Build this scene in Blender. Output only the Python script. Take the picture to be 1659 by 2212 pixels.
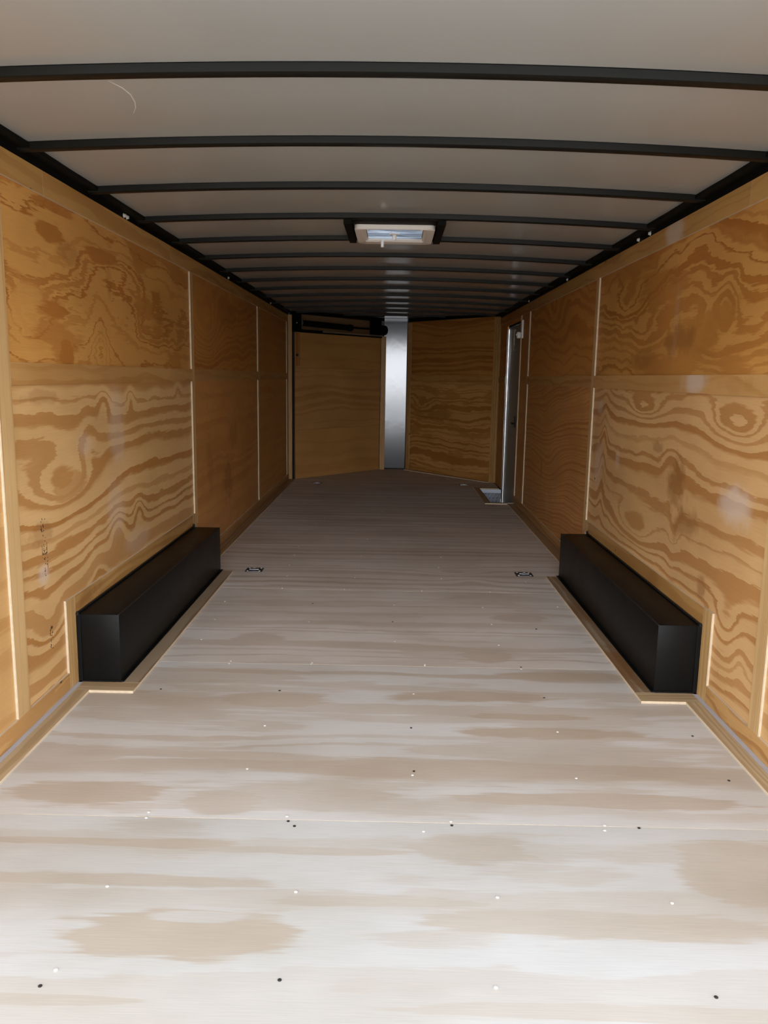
import bpy, bmesh, math, random
from mathutils import Vector, Matrix

random.seed(7)
SC = bpy.context.scene
COL = SC.collection
for o in list(bpy.data.objects):
    bpy.data.objects.remove(o)

# ------------------------------------------------------------------ camera
CAM_POS = Vector((0.0060, 0.1945, 1.2172))
YAW, PIT, ROL, FPX = -0.0093, 0.1669, 0.0163, 1731.6
fw = Vector((math.sin(YAW) * math.cos(PIT), math.cos(YAW) * math.cos(PIT), -math.sin(PIT)))
r0 = Vector((math.cos(YAW), -math.sin(YAW), 0))
u0 = r0.cross(fw)
cr = math.cos(ROL) * r0 + math.sin(ROL) * u0
cu = -math.sin(ROL) * r0 + math.cos(ROL) * u0
cd = bpy.data.cameras.new('camera')
cam = bpy.data.objects.new('camera', cd)
COL.objects.link(cam)
cam.matrix_world = Matrix(((cr.x, cu.x, -fw.x, CAM_POS.x), (cr.y, cu.y, -fw.y, CAM_POS.y),
                           (cr.z, cu.z, -fw.z, CAM_POS.z), (0, 0, 0, 1)))
cd.sensor_fit = 'HORIZONTAL'
cd.sensor_width = 36.0
cd.lens = 36.0 * FPX / 1659.0
cd.clip_start = 0.05
SC.camera = cam

# ------------------------------------------------------------------ sky, exposure
vs = SC.view_settings
vs.view_transform = 'Standard'
vs.look = 'None'
vs.gamma = 1.0
vs.use_curve_mapping = False
vs.exposure = 0.62
world = bpy.data.worlds.new('sky')
SC.world = world
world.use_nodes = True
wt = world.node_tree
wt.nodes.clear()
w_out = wt.nodes.new('ShaderNodeOutputWorld')
w_bg = wt.nodes.new('ShaderNodeBackground')
w_tc = wt.nodes.new('ShaderNodeTexCoord')
w_sep = wt.nodes.new('ShaderNodeSeparateXYZ')
w_rp = wt.nodes.new('ShaderNodeValToRGB')
wt.links.new(w_tc.outputs['Generated'], w_sep.inputs[0])
wt.links.new(w_sep.outputs['Z'], w_rp.inputs[0])
wt.links.new(w_rp.outputs['Color'], w_bg.inputs['Color'])
wt.links.new(w_bg.outputs[0], w_out.inputs[0])
w_bg.inputs['Strength'].default_value = 5.2
els = w_rp.color_ramp.elements
els[0].position = 0.0
els[0].color = (0.90, 0.905, 0.90, 1)
els[1].position = 1.0
els[1].color = (0.20, 0.24, 0.30, 1)
for p, c in ((0.05, (0.93, 0.935, 0.94, 1)), (0.11, (0.96, 0.975, 0.99, 1)), (0.25, (0.97, 1.0, 1.0, 1)), (0.42, (0.76, 0.80, 0.86, 1)), (0.60, (0.36, 0.41, 0.48, 1))):
    e = els.new(p)
    e.color = c


sun_d = bpy.data.lights.new('sun', 'SUN')
sun_d.energy = 16.0
sun_d.angle = math.radians(0.6)
sun_d.color = (1.0, 0.96, 0.90)
sun = bpy.data.objects.new('sun', sun_d)
COL.objects.link(sun)
sun.rotation_euler = (math.radians(-60), 0, math.radians(-8))   # high over the nose: the rear end and the ground just behind it lie in shade


# ------------------------------------------------------------------ node helpers
class NT:
    def __init__(self, name):
        self.m = bpy.data.materials.new(name)
        self.m.use_nodes = True
        self.t = self.m.node_tree
        self.t.nodes.clear()
        self.out = self.t.nodes.new('ShaderNodeOutputMaterial')

    def n(self, kind, **kw):
        nd = self.t.nodes.new(kind)
        for k, v in kw.items():
            setattr(nd, k, v)
        return nd

    def put(self, sock, v):
        if isinstance(v, bpy.types.NodeSocket):
            self.t.links.new(v, sock)
        elif isinstance(v, (tuple, list, Vector)):
            sock.default_value = tuple(v) + ((1,) if sock.type == 'RGBA' and len(v) == 3 else ())
        else:
            sock.default_value = v

    def math(self, op, a, b=0.0, c=0.0, clamp=False):
        nd = self.n('ShaderNodeMath', operation=op, use_clamp=clamp)
        for i, v in enumerate((a, b, c)):
            self.put(nd.inputs[i], v)
        return nd.outputs[0]

    def vec(self, op, a, b=None):
        nd = self.n('ShaderNodeVectorMath', operation=op)
        self.put(nd.inputs[0], a)
        if b is not None:
            self.put(nd.inputs[1], b)
        return nd.outputs['Value'] if op in ('DOT_PRODUCT', 'LENGTH') else nd.outputs[0]

    def xyz(self, x, y, z=0.0):
        nd = self.n('ShaderNodeCombineXYZ')
        for i, v in enumerate((x, y, z)):
            self.put(nd.inputs[i], v)
        return nd.outputs[0]

    def noise(self, v, scale, detail=2.0, rough=0.5, dist=0.0):
        nd = self.n('ShaderNodeTexNoise')
        self.put(nd.inputs['Vector'], v)
        nd.inputs['Scale'].default_value = scale
        nd.inputs['Detail'].default_value = detail
        nd.inputs['Roughness'].default_value = rough
        nd.inputs['Distortion'].default_value = dist
        return nd.outputs[0]

    def ramp(self, f, stops, interp='LINEAR'):
        nd = self.n('ShaderNodeValToRGB')
        nd.color_ramp.interpolation = interp
        e = nd.color_ramp.elements
        for i, (p, c) in enumerate(stops):
            x = e[i] if i < 2 else e.new(p)
            x.position = p
            x.color = (c if isinstance(c, (tuple, list)) else (c, c, c)) + ((1,) if not isinstance(c, (tuple, list)) or len(c) == 3 else ())
        self.put(nd.inputs[0], f)
        return nd.outputs[0]

    def mix(self, f, a, b, mode='MIX'):
        nd = self.n('ShaderNodeMix', data_type='RGBA', blend_type=mode)
        self.put(nd.inputs[0], f)
        self.put(nd.inputs[6], a)
        self.put(nd.inputs[7], b)
        return nd.outputs[2]

    def mapr(self, v, a, b, c=0.0, d=1.0, kind='SMOOTHSTEP'):
        nd = self.n('ShaderNodeMapRange', interpolation_type=kind)
        for i, x in enumerate((v, a, b, c, d)):
            self.put(nd.inputs[i], x)
        return nd.outputs[0]

    def bsdf(self, color, rough=0.5, metal=0.0, spec=0.5, bump=None, bstr=0.1, bdist=0.002, **kw):
        b = self.n('ShaderNodeBsdfPrincipled')
        self.put(b.inputs['Base Color'], color)
        self.put(b.inputs['Roughness'], rough)
        self.put(b.inputs['Metallic'], metal)
        self.put(b.inputs['Specular IOR Level'], spec)
        for k, v in kw.items():
            self.put(b.inputs[k], v)
        if bump is not None:
            bn = self.n('ShaderNodeBump')
            bn.inputs['Strength'].default_value = bstr
            bn.inputs['Distance'].default_value = bdist
            self.put(bn.inputs['Height'], bump)
            self.t.links.new(bn.outputs[0], b.inputs['Normal'])
        self.t.links.new(b.outputs[0], self.out.inputs[0])
        return b


def plywood(name, du, dv, seed, pale, dark, n=9.0, amp=0.10, su=0.7, sv=2.6, jag=0.018, bumps=(), patches=(), stains=(),
            rough=0.45, spec=0.25, contrast=1.0, fuzz=0.0, slope=1.0, specks=0.0, tilt=0.0, sat=1.0, midk=0.55, blots=(), blotch=0.0):
    """Rotary-cut veneer: contour bands of a stretched height field, plus fibre, stains and pale patches."""
    pale, dark = [(min(0.9, c[0] * (1 + 0.07 * sat)), c[1] * (1 - 0.10 * sat), c[2] * (1 - 0.30 * sat)) for c in (pale, dark)]
    N = NT(name)
    pos = N.n('ShaderNodeTexCoord').outputs['Object']
    u = N.vec('DOT_PRODUCT', pos, du)
    v = N.vec('DOT_PRODUCT', pos, dv)
    big = N.noise(N.xyz(N.math('MULTIPLY', u, su), N.math('MULTIPLY', v, sv), seed), 1.0, 1.5, 0.45)
    fringe = N.noise(N.xyz(N.math('MULTIPLY', u, 5.0), N.math('MULTIPLY', v, 55.0), seed + 3.3), 1.0, 2.0, 0.6)
    mid = N.noise(N.xyz(N.math('MULTIPLY', u, su * 5), N.math('MULTIPLY', v, sv * 3.2), seed + 8.1), 1.0, 2.0, 0.5)
    w = N.math('MULTIPLY', v, slope)
    if tilt:
        w = N.math('MULTIPLY_ADD', u, tilt, w)
    w = N.math('MULTIPLY_ADD', N.math('SUBTRACT', big, 0.5), amp * 4.0, w)
    w = N.math('MULTIPLY_ADD', N.math('SUBTRACT', mid, 0.5), amp * midk, w)
    teeth = N.noise(N.xyz(N.math('MULTIPLY', u, 17.0), N.math('MULTIPLY', v, 170.0), seed + 6.6), 1.0, 1.0, 0.5)
    w = N.math('MULTIPLY_ADD', N.math('SUBTRACT', fringe, 0.5), jag * 2.6, w)
    w = N.math('MULTIPLY_ADD', N.math('SUBTRACT', teeth, 0.5), jag * 1.0, w)

    def blob(b):
        p = N.xyz(N.math('MULTIPLY_ADD', u, 1.0 / b[2], -b[0] / b[2]), N.math('MULTIPLY_ADD', v, 1.0 / b[3], -b[1] / b[3]))
        return N.math('EXPONENT', N.math('MULTIPLY', N.vec('DOT_PRODUCT', p, p), -1.0))
    for b in bumps:
        w = N.math('MULTIPLY_ADD', blob(b), b[4], w)
    # uneven ring spacing, and every ring with its own width and depth of colour
    nw = N.math('MULTIPLY', w, n)
    nw = N.math('MULTIPLY_ADD', N.noise(N.xyz(N.math('MULTIPLY', nw, 0.55), seed, 0.0), 1.0, 1.0), 2.2, nw)
    t = N.math('FRACT', nw)
    wn = N.n('ShaderNodeTexWhiteNoise', noise_dimensions='1D')
    N.put(wn.inputs['W'], N.math('ADD', N.math('FLOOR', nw), seed + 0.37))
    hsep = N.n('ShaderNodeSeparateColor')
    N.put(hsep.inputs[0], wn.outputs['Color'])
    thr = N.math('MULTIPLY_ADD', hsep.outputs[0], 0.50, 0.22)
    band = N.mapr(t, thr, N.math('ADD', thr, 0.20))
    band = N.math('MULTIPLY', band, N.math('SUBTRACT', 1.0, N.mapr(t, 0.95, 1.0)))
    band = N.math('MULTIPLY', band, N.math('MULTIPLY_ADD', hsep.outputs[1], 0.55, 0.45))
    if contrast != 1.0:
        band = N.math('MULTIPLY', band, contrast)
    if fuzz:
        band = N.math('MULTIPLY', band, N.mapr(N.noise(N.xyz(N.math('MULTIPLY', u, 1.6), N.math('MULTIPLY', v, 3.0), seed + 31), 1.0, 2.0), 0.3, 0.68, 1.0 - fuzz, 1.0))
    ragged = N.math('ADD', N.math('MULTIPLY', N.math('SUBTRACT', fringe, 0.5), 1.3), N.math('MULTIPLY', N.math('SUBTRACT', teeth, 0.5), 0.35))
    ragged = N.math('MULTIPLY_ADD', N.math('SUBTRACT', mid, 0.5), 2.2, ragged)
    if blotch:
        bl = N.noise(N.xyz(N.math('MULTIPLY', u, su * 2.0), N.math('MULTIPLY', v, sv * 2.4), seed + 44.0), 1.0, 2.0, 0.55)
        f = N.mapr(N.math('MULTIPLY_ADD', ragged, 0.16, bl), 0.53, 0.60, 0.0, blotch)
        band = N.math('MAXIMUM', band, f)
    for b in blots:
        f = N.mapr(N.math('MULTIPLY_ADD', ragged, 0.5, blob(b)), 0.34, 0.56, 0.0, abs(b[4]))
        band = N.math('MAXIMUM', band, f) if b[4] > 0 else N.math('MULTIPLY', band, N.math('SUBTRACT', 1.0, f))
    col = N.mix(band, pale, dark)
    tone = N.noise(N.xyz(N.math('MULTIPLY', u, 1.3), N.math('MULTIPLY', v, 2.2), seed + 17), 1.0, 3.0, 0.55)
    col = N.mix(1.0, col, N.ramp(tone, [(0.25, (0.80, 0.74, 0.66)), (0.75, (1.08, 1.06, 1.04))]), 'MULTIPLY')
    fib = N.noise(N.xyz(N.math('MULTIPLY', u, 9.0), N.math('MULTIPLY', v, 420.0), seed + 5), 1.0, 2.0, 0.7)
    col = N.mix(1.0, col, N.ramp(fib, [(0.2, 0.90), (0.8, 1.06)]), 'MULTIPLY')
    wob = N.math('SUBTRACT', N.noise(N.xyz(N.math('MULTIPLY', u, 9.0), N.math('MULTIPLY', v, 9.0), seed + 2), 1.0, 3.0, 0.6), 0.5)
    for b in patches:
        f = N.mapr(N.math('MULTIPLY_ADD', wob, 0.9, blob(b)), 0.20, 0.85, 0.0, b[4] * 0.75)
        col = N.mix(f, col, (0.58, 0.49, 0.43))
    for b in stains:
        f = N.mapr(N.math('MULTIPLY_ADD', wob, 1.6, blob(b)), 0.35, 0.85, 0.0, b[4])
        col = N.mix(f, col, (0.21, 0.085, 0.022))
    if specks:
        vo = N.n('ShaderNodeTexVoronoi')
        N.put(vo.inputs['Vector'], N.xyz(N.math('MULTIPLY', u, 5.0), N.math('MULTIPLY', v, 9.0), seed))
        vo.inputs['Scale'].default_value = 1.0
        keep = N.math('LESS_THAN', N.vec('DOT_PRODUCT', vo.outputs['Color'], (1, 0, 0)), min(0.6, specks * 2.5))
        f = N.math('MULTIPLY', N.mapr(vo.outputs['Distance'], 0.075, 0.03), keep)
        col = N.mix(f, col, (0.07, 0.03, 0.012))
    N.bsdf(col, N.mapr(tone, 0.2, 0.8, rough - 0.06, rough + 0.08, 'LINEAR'), 0.0, spec, N.math('ADD', N.math('MULTIPLY', fib, 0.5), t), 0.06, 0.001)
    return N.m


def plain(name, color, rough=0.5, metal=0.0, spec=0.5, var=0.0, vscale=6.0, bstr=0.0, bscale=60.0, **kw):
    N = NT(name)
    pos = N.n('ShaderNodeTexCoord').outputs['Object']
    col = color
    nz = N.noise(pos, vscale, 4.0, 0.6)
    if var:
        col = N.mix(1.0, N.ramp(nz, [(0.25, tuple(c * (1 - var) for c in color)), (0.75, tuple(min(1, c * (1 + var)) for c in color))]), (1, 1, 1), 'MULTIPLY')
    N.bsdf(col, N.mapr(nz, 0.2, 0.8, max(0.02, rough - 0.04), rough + 0.05, 'LINEAR'), metal, spec,
           N.noise(pos, bscale, 3.0) if bstr else None, bstr, 0.002, **kw)
    return N.m


def edge_mat(name, axis, period=0.0058):
    """Sawn plywood edge: cream and brown plies stacked along the thickness axis."""
    N = NT(name)
    pos = N.n('ShaderNodeTexCoord').outputs['Object']
    c = N.vec('DOT_PRODUCT', pos, axis)
    t = N.math('FRACT', N.math('MULTIPLY', N.math('ADD', c, 20.0), 1.0 / period))
    band = N.ramp(t, [(0.0, 0.0), (0.55, 0.0), (0.68, 1.0), (0.9, 1.0), (1.0, 0.0)])
    col = N.mix(band, (0.64, 0.54, 0.41), (0.46, 0.33, 0.20))
    nz = N.noise(N.vec('MULTIPLY', pos, (40, 6, 40)), 1.0, 2.0)
    N.bsdf(N.mix(1.0, col, N.ramp(nz, [(0.2, 0.85), (0.8, 1.1)]), 'MULTIPLY'), 0.7, 0.0, 0.2)
    return N.m


# ------------------------------------------------------------------ object helpers
def link(name, bm, mats, parent=None, smooth=False):
    me = bpy.data.meshes.new(name)
    bmesh.ops.recalc_face_normals(bm, faces=bm.faces)
    bm.to_mesh(me)
    bm.free()
    for m in (mats if isinstance(mats, (list, tuple)) else [mats]):
        me.materials.append(m)
    if smooth:
        for p in me.polygons:
            p.use_smooth = True
        me.set_sharp_from_angle(angle=math.radians(38))
    o = bpy.data.objects.new(name, me)
    COL.objects.link(o)
    if parent is not None:
        o.parent = parent
        bpy.context.view_layer.update()
        o.matrix_parent_inverse = parent.matrix_world.inverted()
    return o


def tag(o, label, cat, group=None, kind=None):
    o['label'] = label
    o['category'] = cat
    if group:
        o['group'] = group
    if kind:
        o['kind'] = kind
    return o


def empty(name, loc, label, cat, group=None, kind=None):
    o = bpy.data.objects.new(name, None)
    o.empty_display_size = 0.05
    COL.objects.link(o)
    o.location = loc
    bpy.context.view_layer.update()
    return tag(o, label, cat, group, kind)


def box(bm, x0, x1, y0, y1, z0, z1, mi=0, M=None):
    vs_ = [bm.verts.new((M @ Vector(p)) if M else p) for p in
           ((x0, y0, z0), (x1, y0, z0), (x1, y1, z0), (x0, y1, z0), (x0, y0, z1), (x1, y0, z1), (x1, y1, z1), (x0, y1, z1))]
    fs = []
    for q in ((0, 3, 2, 1), (4, 5, 6, 7), (0, 1, 5, 4), (1, 2, 6, 5), (2, 3, 7, 6), (3, 0, 4, 7)):
        f = bm.faces.new([vs_[i] for i in q])
        f.material_index = mi
        fs.append(f)
    return vs_, fs


def boxbm(*a, bevel=0.0, seg=2, M=None):
    bm = bmesh.new()
    box(bm, *a, M=M)
    if bevel:
        bmesh.ops.bevel(bm, geom=bm.edges[:], offset=bevel, segments=seg, affect='EDGES', profile=0.5)
    return bm


def prism(poly, z0, z1, bm=None, mi=0):
    bm = bm or bmesh.new()
    a = [bm.verts.new((x, y, z0)) for x, y in poly]
    b = [bm.verts.new((x, y, z1)) for x, y in poly]
    k = len(poly)
    fs = [bm.faces.new(a[::-1]), bm.faces.new(b)]
    for i in range(k):
        fs.append(bm.faces.new((a[i], a[(i + 1) % k], b[(i + 1) % k], b[i])))
    for f in fs:
        f.material_index = mi
    return bm


def tube(bm, pts, r, seg=10, mi=0, cap=True):
    """Tube through a list of points; r is a radius or one per point."""
    pts = [Vector(p) for p in pts]
    rs = r if isinstance(r, (list, tuple)) else [r] * len(pts)
    rings = []
    up = Vector((0, 0, 1))
    prev = None
    for i, p in enumerate(pts):
        d = (pts[min(i + 1, len(pts) - 1)] - pts[max(i - 1, 0)]).normalized()
        if prev is None:
            ref = up if abs(d.dot(up)) < 0.9 else Vector((1, 0, 0))
            a = d.cross(ref).normalized()
        else:
            a = (prev - d * prev.dot(d)).normalized()
        prev = a
        b = d.cross(a)
        rings.append([bm.verts.new(p + rs[i] * (math.cos(2 * math.pi * k / seg) * a + math.sin(2 * math.pi * k / seg) * b)) for k in range(seg)])
    for i in range(len(rings) - 1):
        for k in range(seg):
            f = bm.faces.new((rings[i][k], rings[i][(k + 1) % seg], rings[i + 1][(k + 1) % seg], rings[i + 1][k]))
            f.material_index = mi
    if cap:
        bm.faces.new(rings[0][::-1]).material_index = mi
        bm.faces.new(rings[-1]).material_index = mi
    return bm


def disc_stack(bm, c, axis, prof, seg=20, mi=0):
    """Lathe: prof is a list of (distance along axis, radius)."""
    axis = Vector(axis).normalized()
    c = Vector(c)
    return tube(bm, [c + axis * d for d, _ in prof], [max(r, 1e-4) for _, r in prof], seg, mi)


# ------------------------------------------------------------------ materials
UY, UX, UZ = (0, 1, 0), (1, 0, 0), (0, 0, 1)
PALE, DARK = (0.58, 0.41, 0.215), (0.385, 0.200, 0.066)
PALU, DARU = (0.50, 0.325, 0.130), (0.335, 0.160, 0.042)
PALD, DARD = (0.42, 0.265, 0.140), (0.30, 0.150, 0.062)
E_X = edge_mat('ply_edge_wall', UX)
E_Z = edge_mat('ply_edge_floor', UZ)
M_BLACK = plain('black_steel', (0.004, 0.004, 0.0035), 0.6, 0.0, 0.1, 0.25, 9.0, 0.03, 180)
M_BOW = plain('black_bow_paint', (0.007, 0.007, 0.0055), 0.40, 0.0, 0.16, 0.15, 9.0)
M_BOX = plain('black_fender_paint', (0.005, 0.005, 0.005), 0.40, 0.0, 0.13, 0.3, 5.0, 0.03, 30)
M_RUB = plain('black_sealant', (0.006, 0.006, 0.006), 0.45)
M_GREYSTEEL = plain('grey_angle_paint', (0.44, 0.43, 0.45), 0.5, 0.0, 0.4, 0.06)
M_ZINC = plain('zinc_plate', (0.40, 0.41, 0.43), 0.32, 1.0, 0.5, 0.1)
M_DARKZINC = plain('dark_recess_steel', (0.014, 0.0145, 0.016), 0.4, 0.2, 0.3, 0.2)
M_ALU = plain('bright_aluminium', (0.86, 0.87, 0.89), 0.16, 1.0, 0.5, 0.03)
M_CREAM = plain('cream_plastic', (0.84, 0.81, 0.75), 0.42, 0.0, 0.45, 0.03)
M_WHITE = plain('white_plastic', (0.80, 0.79, 0.77), 0.4, 0.0, 0.45, 0.02)
M_SCREW = plain('screw_bright', (0.78, 0.77, 0.74), 0.4, 0.3, 0.5)
M_SCREWD = plain('screw_dark', (0.06, 0.058, 0.055), 0.35, 0.6, 0.5)
M_DOOR = plain('door_skin_grey', (0.27, 0.25, 0.205), 0.55, 0.0, 0.2, 0.05, 3.0)
M_OUTER = plain('outer_skin', (0.03, 0.03, 0.03), 0.5)
M_GROUND = plain('concrete_yard', (0.31, 0.308, 0.295), 0.9, 0.0, 0.2, 0.12, 1.2)
M_INK = plain('stamp_ink', (0.035, 0.028, 0.03), 0.8, 0.0, 0.1)
M_SCRATCH = plain('scratch_line', (0.62, 0.60, 0.56), 0.6)
M_TWINE = plain('brass_key', (0.72, 0.68, 0.55), 0.40, 0.3, 0.5)

# ceiling liner: satin off-white sheet with a soft gloss
N = NT('ceiling_sheet')
pos = N.n('ShaderNodeTexCoord').outputs['Object']
wav = N.noise(N.vec('MULTIPLY', pos, (1.1, 2.4, 1.0)), 1.0, 2.0)
N.bsdf(N.ramp(wav, [(0.25, (0.37, 0.378, 0.365)), (0.75, (0.395, 0.403, 0.389))]), 0.20, 0.0, 0.62, wav, 0.05, 0.02)
M_CEIL = N.m

# nose skin: mill aluminium, slightly wavy
N = NT('nose_aluminium')
pos = N.n('ShaderNodeTexCoord').outputs['Object']
wav = N.noise(N.vec('MULTIPLY', pos, (5.0, 1.0, 2.4)), 1.0, 3.0, 0.6, 0.8)
N.bsdf((0.128, 0.131, 0.139), 0.12, 1.0, 0.5, wav, 0.04, 0.02)
M_NOSE = N.m

# translucent vent film and lid
N = NT('vent_film')
pos = N.n('ShaderNodeTexCoord').outputs['Object']
cr1 = N.noise(N.vec('MULTIPLY', pos, (3.5, 16.0, 1.0)), 1.0, 3.0, 0.6, 1.2)
tr = N.n('ShaderNodeBsdfTranslucent')
N.put(tr.inputs['Color'], N.ramp(cr1, [(0.30, (0.15, 0.17, 0.195)), (0.62, (0.44, 0.455, 0.475))]))
gl = N.n('ShaderNodeBsdfGlossy')
gl.inputs['Roughness'].default_value = 0.2
bn = N.n('ShaderNodeBump')
bn.inputs['Strength'].default_value = 0.6
bn.inputs['Distance'].default_value = 0.01
N.put(bn.inputs['Height'], cr1)
N.t.links.new(bn.outputs[0], gl.inputs['Normal'])
ms = N.n('ShaderNodeMixShader')
ms.inputs[0].default_value = 0.10
N.t.links.new(tr.outputs[0], ms.inputs[1])
N.t.links.new(gl.outputs[0], ms.inputs[2])
N.t.links.new(ms.outputs[0], N.out.inputs[0])
M_FILM = N.m
N = NT('vent_lid_plastic')
tr = N.n('ShaderNodeBsdfTranslucent')
tr.inputs['Color'].default_value = (0.72, 0.74, 0.77, 1)
N.t.links.new(tr.outputs[0], N.out.inputs[0])
M_LID = N.m

# ------------------------------------------------------------------ dimensions
WX = 1.2185           # inner face of the battens
PX = 1.2280           # face of the wall panels
Y0 = 1.48             # open rear end
YV = 9.62             # where the V nose begins
ZW = 1.90             # top of the wall boards


def zc(x):            # underside of the ceiling sheet
    return 1.976 - 0.0225 * x * x


# ------------------------------------------------------------------ ground outside
bm = bmesh.new()
vsx = [bm.verts.new(p) for p in ((-45, -60, -0.56), (45, -60, -0.56), (45, 40, -0.56), (-45, 40, -0.56))]
bm.faces.new(vsx)
tag(link('ground', bm, M_GROUND), 'grey concrete yard outside the open rear end', 'ground', kind='structure')

# ------------------------------------------------------------------ floor
floor = link('floor', prism([(-1.26, Y0), (1.26, Y0), (1.26, 8.02), (0.94, 8.02), (0.94, 9.10), (1.26, 9.10), (1.26, 9.66), (0.2, 11.02), (-0.2, 11.02), (-1.26, 9.66)], -0.10, -0.019),
             plain('subfloor_dark', (0.05, 0.045, 0.04), 0.8))
tag(floor, 'pale plywood floor of crosswise sheets running to the nose', 'floor', kind='structure')
FP, FD = (0.520, 0.520, 0.512), (0.420, 0.350, 0.270)
FP2, FD2 = (0.665, 0.630, 0.610), (0.50, 0.42, 0.36)  # first sheet darker, deeper ones paler, to offset light lost with depth
seams = [Y0, 2.245, 3.464, 4.683, 5.902, 7.122, 8.341, 9.560]
fl_specs = [
    dict(seed=3.1, n=3.0, amp=0.07, su=0.55, sv=2.1, pale=FP, dark=FD, contrast=0.45, midk=1.2, blotch=0.35,
         blots=[(-0.446, 1.791, 0.31, 0.085, 0.7), (-0.415, 1.835, 0.14, 0.022, -0.7), (0.90, 2.05, 0.18, 0.15, 0.6), (0.50, 1.835, 0.45, 0.055, 0.6), (-0.704, 2.124, 0.34, 0.024, 0.7),
                (-0.15, 2.10, 0.34, 0.022, 0.55), (-0.55, 1.96, 0.42, 0.026, 0.55), (-0.05, 1.90, 0.25, 0.03, 0.55), (0.209, 2.121, 0.19, 0.07, 0.55), (-0.70, 1.58, 0.36, 0.02, 0.6), (0.5, 1.58, 0.5, 0.03, 0.5)]),
    dict(seed=11.7, n=7.0, amp=0.075, su=0.5, sv=2.2, pale=(0.575, 0.565, 0.555), dark=(0.43, 0.345, 0.260), contrast=0.75, midk=1.1, blotch=0.4,
         blots=[(-0.886, 2.357, 0.26, 0.09, 0.7), (-0.477, 2.334, 0.13, 0.09, 0.55), (-0.081, 2.373, 0.19, 0.055, 0.5), (0.621, 2.38, 0.55, 0.05, 0.65), (0.633, 2.832, 0.38, 0.05, 0.8),
                (0.30, 3.144, 0.36, 0.06, 0.75), (-1.1, 3.118, 0.2, 0.06, 0.6), (-0.467, 3.082, 0.23, 0.08, 0.65), (0.568, 2.964, 0.22, 0.035, 0.8), (0.836, 3.379, 0.45, 0.05, 0.7), (-0.55, 2.62, 0.5, 0.03, 0.5)]),
    dict(seed=22.4, n=9.0, amp=0.055, su=0.55, sv=2.4, pale=(0.650, 0.620, 0.600), dark=(0.48, 0.40, 0.33), contrast=0.75, midk=1.0, bumps=[(0.55, 3.75, 0.3, 0.06, 0.07)], blotch=0.35,
         blots=[(0.447, 3.595, 0.12, 0.10, 0.65), (-0.623, 3.785, 0.15, 0.10, 0.6), (0.70, 4.22, 0.17, 0.09, 0.6), (-0.93, 3.40, 0.12, 0.05, 0.6)]),
    dict(seed=35.9, n=9.0, amp=0.06, su=0.5, sv=2.2, pale=FP2, dark=FD2, contrast=1.0, midk=0.9, bumps=[(0.42, 5.15, 0.16, 0.07, 0.10), (0.50, 4.95, 0.12, 0.08, -0.1)]),
    dict(seed=44.2, n=8.0, amp=0.05, su=0.5, sv=2.0, pale=FP2, dark=FD2, contrast=0.9, midk=1.0, blotch=0.35),
    dict(seed=58.3, n=8.0, amp=0.05, su=0.5, sv=2.0, pale=FP2, dark=FD2, contrast=0.8),
    dict(seed=63.8, n=8.0, amp=0.05, su=0.5, sv=2.0, pale=FP2, dark=FD2, contrast=0.8),
    dict(seed=77.1, n=8.0, amp=0.05, su=0.5, sv=2.0, pale=FP2, dark=FD2, contrast=0.8),
]
G = 0.0012
for i, ya in enumerate(seams):
    yb = seams[i + 1] - G if i + 1 < len(seams) else 10.88
    x = 1.2165
    if i == 5:
        poly = [(-x, ya + G), (x, ya + G), (x, 8.05), (0.985, 8.05), (0.985, yb), (-x, yb)]
    elif i == 6:
        poly = [(-x, ya + G), (0.985, ya + G), (0.985, 9.075), (x, 9.075), (x, yb), (-x, yb)]
    elif i == 7:
        poly = [(-1.2, ya + G), (1.2, ya + G), (1.2, 9.68), (0.185, 10.90), (-0.17, 10.90), (-1.2, 9.64)]
    else:
        poly = [(-x, ya + G), (x, ya + G), (x, yb), (-x, yb)]
    bm = prism(poly, -0.019, 0.0)
    bm.normal_update()
    for f in bm.faces:
        if abs(f.normal.z) < 0.5:
            f.material_index = 1
    link('plywood_sheet', bm, [plywood('floor_veneer', UX, UY, sat=0.0, rough=0.55, spec=0.2, jag=0.014, fuzz=0.35, **fl_specs[i]), E_Z], floor)

# grey steel angle showing between the floor and the side walls
TRIM = [0]


def trim(bm, mats, label, cat='batten', group=None):
    TRIM[0] += 1
    return tag(link('trim_%d' % TRIM[0], bm, mats), label, cat, group, 'structure')


for s, nm in ((-1, 'left'), (1, 'right')):
    bm = boxbm(min(s * 1.2003, s * 1.2180), max(s * 1.2003, s * 1.2180), Y0, 3.19, 0.0, 0.011)
    trim(bm, M_GREYSTEEL, 'narrow pale grey steel strip along the foot of the %s wall' % nm, 'trim strip')

# yellowish edge boards laid on the floor along the walls and round the wheel boxes
BP, BD = (0.47, 0.375, 0.245), (0.36, 0.265, 0.15)
BPD, BDD = (0.36, 0.285, 0.205), (0.215, 0.140, 0.085)


def floorboard(poly, label, du, seed, pale=BP, dark=BD, n=26.0, z1=0.0102, **kw):
    bm = prism(poly, 0.0, z1)
    for f in bm.faces:
        f.normal_update()
        if abs(f.normal.z) < 0.5:
            f.material_index = 1
    dv = (-du[1], du[0], 0)
    trim(bm, [plywood('edge_board_wood', du, dv, seed, pale, dark, n, 0.03, 0.9, 5.0, 0.004, specks=0.05, sat=0.2, **kw), E_Z], label, 'board')


def rect(x0, x1, y0, y1):
    return [(x0, y0), (x1, y0), (x1, y1), (x0, y1)]


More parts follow.
